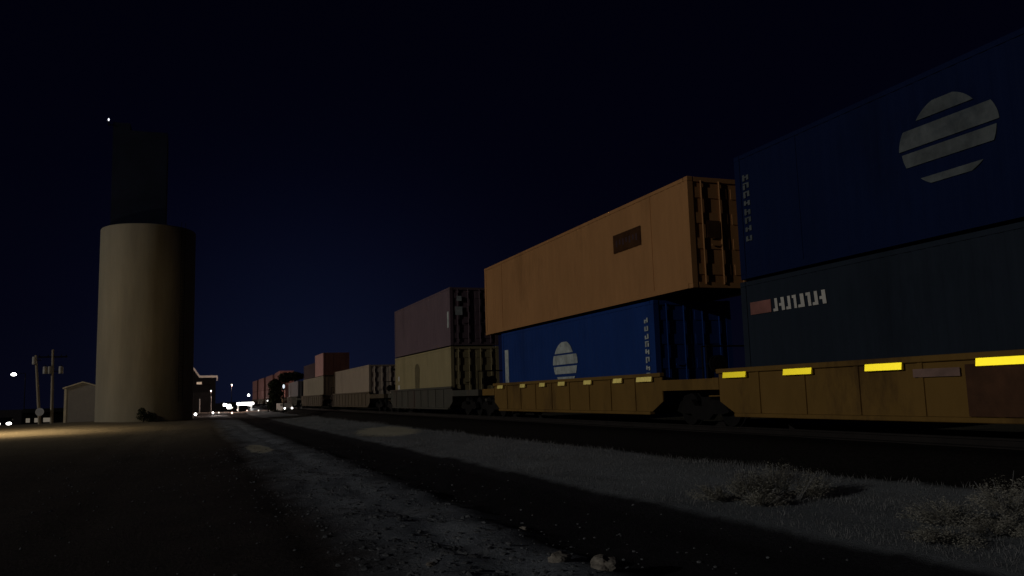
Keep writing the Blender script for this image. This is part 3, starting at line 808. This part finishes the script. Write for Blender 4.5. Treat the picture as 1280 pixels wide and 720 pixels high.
for xx, yy, zz, r_, mt in [(7.6, 185, .45, .16, 'lamp_soft'), (8.9, 190, -.1, .14, 'lamp_pink'), (9.6, 215, .9, .2, 'lamp_white'), (11.4, 222, .3, .2, 'lamp_soft'), (12.4, 225, 1.0, .16, 'lamp_cool'), (6.9, 175, -.4, .12, 'lamp_soft'), (10.3, 180, -.2, .13, 'lamp_pink')]:
    gz = height(xx, yy, False)
    o = thing('town_light', 'tiny far town light around the fuel station beyond the road crossing', 'light', (xx, yy, gz - .05), 0, 'tiny far lights around the fuel station')
    MB().tube((0, .1, 0), (0, .1, zz - gz + .1), .04, n=6).build('post', 'black_steel', o)
    MB().ball((0, -.02, zz - gz), r_, 2).build('lamp', mt, o)
# lot lamps that light the crossing
lamp_post(5.6, 139, 4.3, 'pole lamp over the road crossing left of the train', 'lamp_soft', .13, 0, power=2000, col=(1, .7, .55), thick=.05)
lamp_post(2.0, 108, 3.0, 'short lamp lighting the pale lot right of the silo', 'lamp_soft', .08, 0, power=600, col=(1, .75, .62), thick=.035)

# signal mast and van by the crossing
sx_, sy_ = 10.15, 104.5; z = height(sx_, sy_, False)
sm = thing('signal_mast', 'slim dark trackside mast with one white lamp beside the grey container', 'signal', (sx_, sy_, z - .1))
MB().tube((0, 0, 0), (0, 0, 3.4), .06, n=8).build('post', 'black_steel', sm)
MB().box(-.2, .2, -.02, .14, 2.85, 3.65).build('backplate', 'black_steel', sm)
MB().ball((0, -.06, 3.25), .17, 2, 0, (.8, .5, 1.5)).build('lamp', 'lamp_cool', sm)
vz = height(10.55, 111, False)
vn = thing('delivery_van', 'pale van waiting at the crossing below the black tree', 'van', (10.75, 109.5, vz + .02), R(8))
MB().prism([(-1.9, .25), (-1.95, .6), (-1.35, .72), (-.95, 1.1), (1.7, 1.12), (1.75, .25)], 'x', -.6, .6).build('body', 'car_white', vn, bevel=.03)
MB().prism([(-1.2, .74), (-.92, 1.05), (-.4, 1.05), (-.4, .74)], 'x', -.606, .606).build('side_window', 'glass_dark', vn)
for yy in (-1.3, 1.15):
    for s in (-1, 1): MB().tube((s * .5, yy, .22), (s * .62, yy, .22), .22, n=16).build('wheel', 'rubber', vn)
for s in (-1, 1): MB().ball((s * .45, -1.94, .5), .1, 2, 0, (1, .4, 1)).build('headlight', 'lamp_white', vn)

# ------------------------------------------------------------------ night sky and moonlight
SUN_EL, SUN_AZ = R(14), R(11.8)           # light comes from the left and a little from behind the camera
w = bpy.data.worlds.new('World'); scene.world = w; w.use_nodes = True
nt = w.node_tree; N = nt.nodes; Lk = nt.links; bg = N['Background']
tc = N.new('ShaderNodeTexCoord'); sep = N.new('ShaderNodeSeparateXYZ'); Lk.new(tc.outputs['Generated'], sep.inputs[0])
rp = N.new('ShaderNodeValToRGB'); el = rp.color_ramp.elements
stops = [(0.0, (.0014, .0016, .0058)), (.10, (.0009, .0010, .0047)), (.26, (.0005, .0005, .0034)), (.5, (.0004, .0004, .0026)), (1.0, (.0002, .0002, .0014))]
while len(el) < len(stops): el.new(.5)
for e, (p, c) in zip(el, stops): e.position = p; e.color = (*c, 1)
Lk.new(sep.outputs['Z'], rp.inputs[0])
sky = N.new('ShaderNodeTexSky'); sky.sky_type = 'NISHITA'; sky.sun_disc = False; sky.sun_elevation = SUN_EL; sky.sun_rotation = R(270) - SUN_AZ
mul = N.new('ShaderNodeVectorMath'); mul.operation = 'SCALE'; mul.inputs['Scale'].default_value = 0.00004
Lk.new(sky.outputs[0], mul.inputs[0])
add = N.new('ShaderNodeVectorMath'); add.operation = 'ADD'
Lk.new(rp.outputs[0], add.inputs[0]); Lk.new(mul.outputs[0], add.inputs[1]); 
# faint blue glow low over the town
gd = N.new('ShaderNodeVectorMath'); gd.operation = 'DOT_PRODUCT'; gd.inputs[1].default_value = Vector((.135, .99, 0)).normalized()
Lk.new(tc.outputs['Generated'], gd.inputs[0])
mx0 = N.new('ShaderNodeMath'); mx0.operation = 'MAXIMUM'; mx0.inputs[1].default_value = 0; Lk.new(gd.outputs['Value'], mx0.inputs[0])
pw = N.new('ShaderNodeMath'); pw.operation = 'POWER'; pw.inputs[1].default_value = 55; Lk.new(mx0.outputs[0], pw.inputs[0])
gl = N.new('ShaderNodeVectorMath'); gl.operation = 'SCALE'; gl.inputs[0].default_value = (.0022, .0038, .0115); Lk.new(pw.outputs[0], gl.inputs['Scale'])
ad2 = N.new('ShaderNodeVectorMath'); ad2.operation = 'ADD'; Lk.new(add.outputs[0], ad2.inputs[0]); Lk.new(gl.outputs[0], ad2.inputs[1])
Lk.new(ad2.outputs[0], bg.inputs['Color'])
bg.inputs['Strength'].default_value = 1.0

sl = bpy.data.lights.new('moon', 'SUN'); sl.energy = 0.41; sl.angle = R(0.5); sl.color = (1, .96, .9)
so = bpy.data.objects.new('moon', sl); COL.objects.link(so)
d = Vector((math.cos(SUN_AZ) * math.cos(SUN_EL), math.sin(SUN_AZ) * math.cos(SUN_EL), -math.sin(SUN_EL)))
so.rotation_euler = d.to_track_quat('-Z', 'Y').to_euler(); so.location = (-20, -10, 30)

# ------------------------------------------------------------------ camera
yaw, pitch, roll = 0.36473, 0.12528, -0.02976
f = Vector((math.sin(yaw) * math.cos(pitch), math.cos(yaw) * math.cos(pitch), math.sin(pitch)))
r0 = Vector((math.cos(yaw), -math.sin(yaw), 0)); u0 = r0.cross(f)
r_ = math.cos(roll) * r0 + math.sin(roll) * u0; u_ = -math.sin(roll) * r0 + math.cos(roll) * u0
cam = bpy.data.cameras.new('camera'); co = bpy.data.objects.new('camera', cam); COL.objects.link(co)
mt = Matrix((r_, u_, -f)).transposed().to_4x4(); mt.translation = (0, 0, 1.6); co.matrix_world = mt
cam.sensor_width = 36; cam.lens = 36 * 1046.55 / 1280; cam.clip_end = 6000; cam.clip_start = .05
scene.camera = co
vs = scene.view_settings; vs.view_transform = 'Standard'; vs.look = 'None'; vs.exposure = 0; vs.gamma = 1; vs.use_curve_mapping = False
scene.cycles.use_denoising = True
scene.cycles.max_bounces = 5
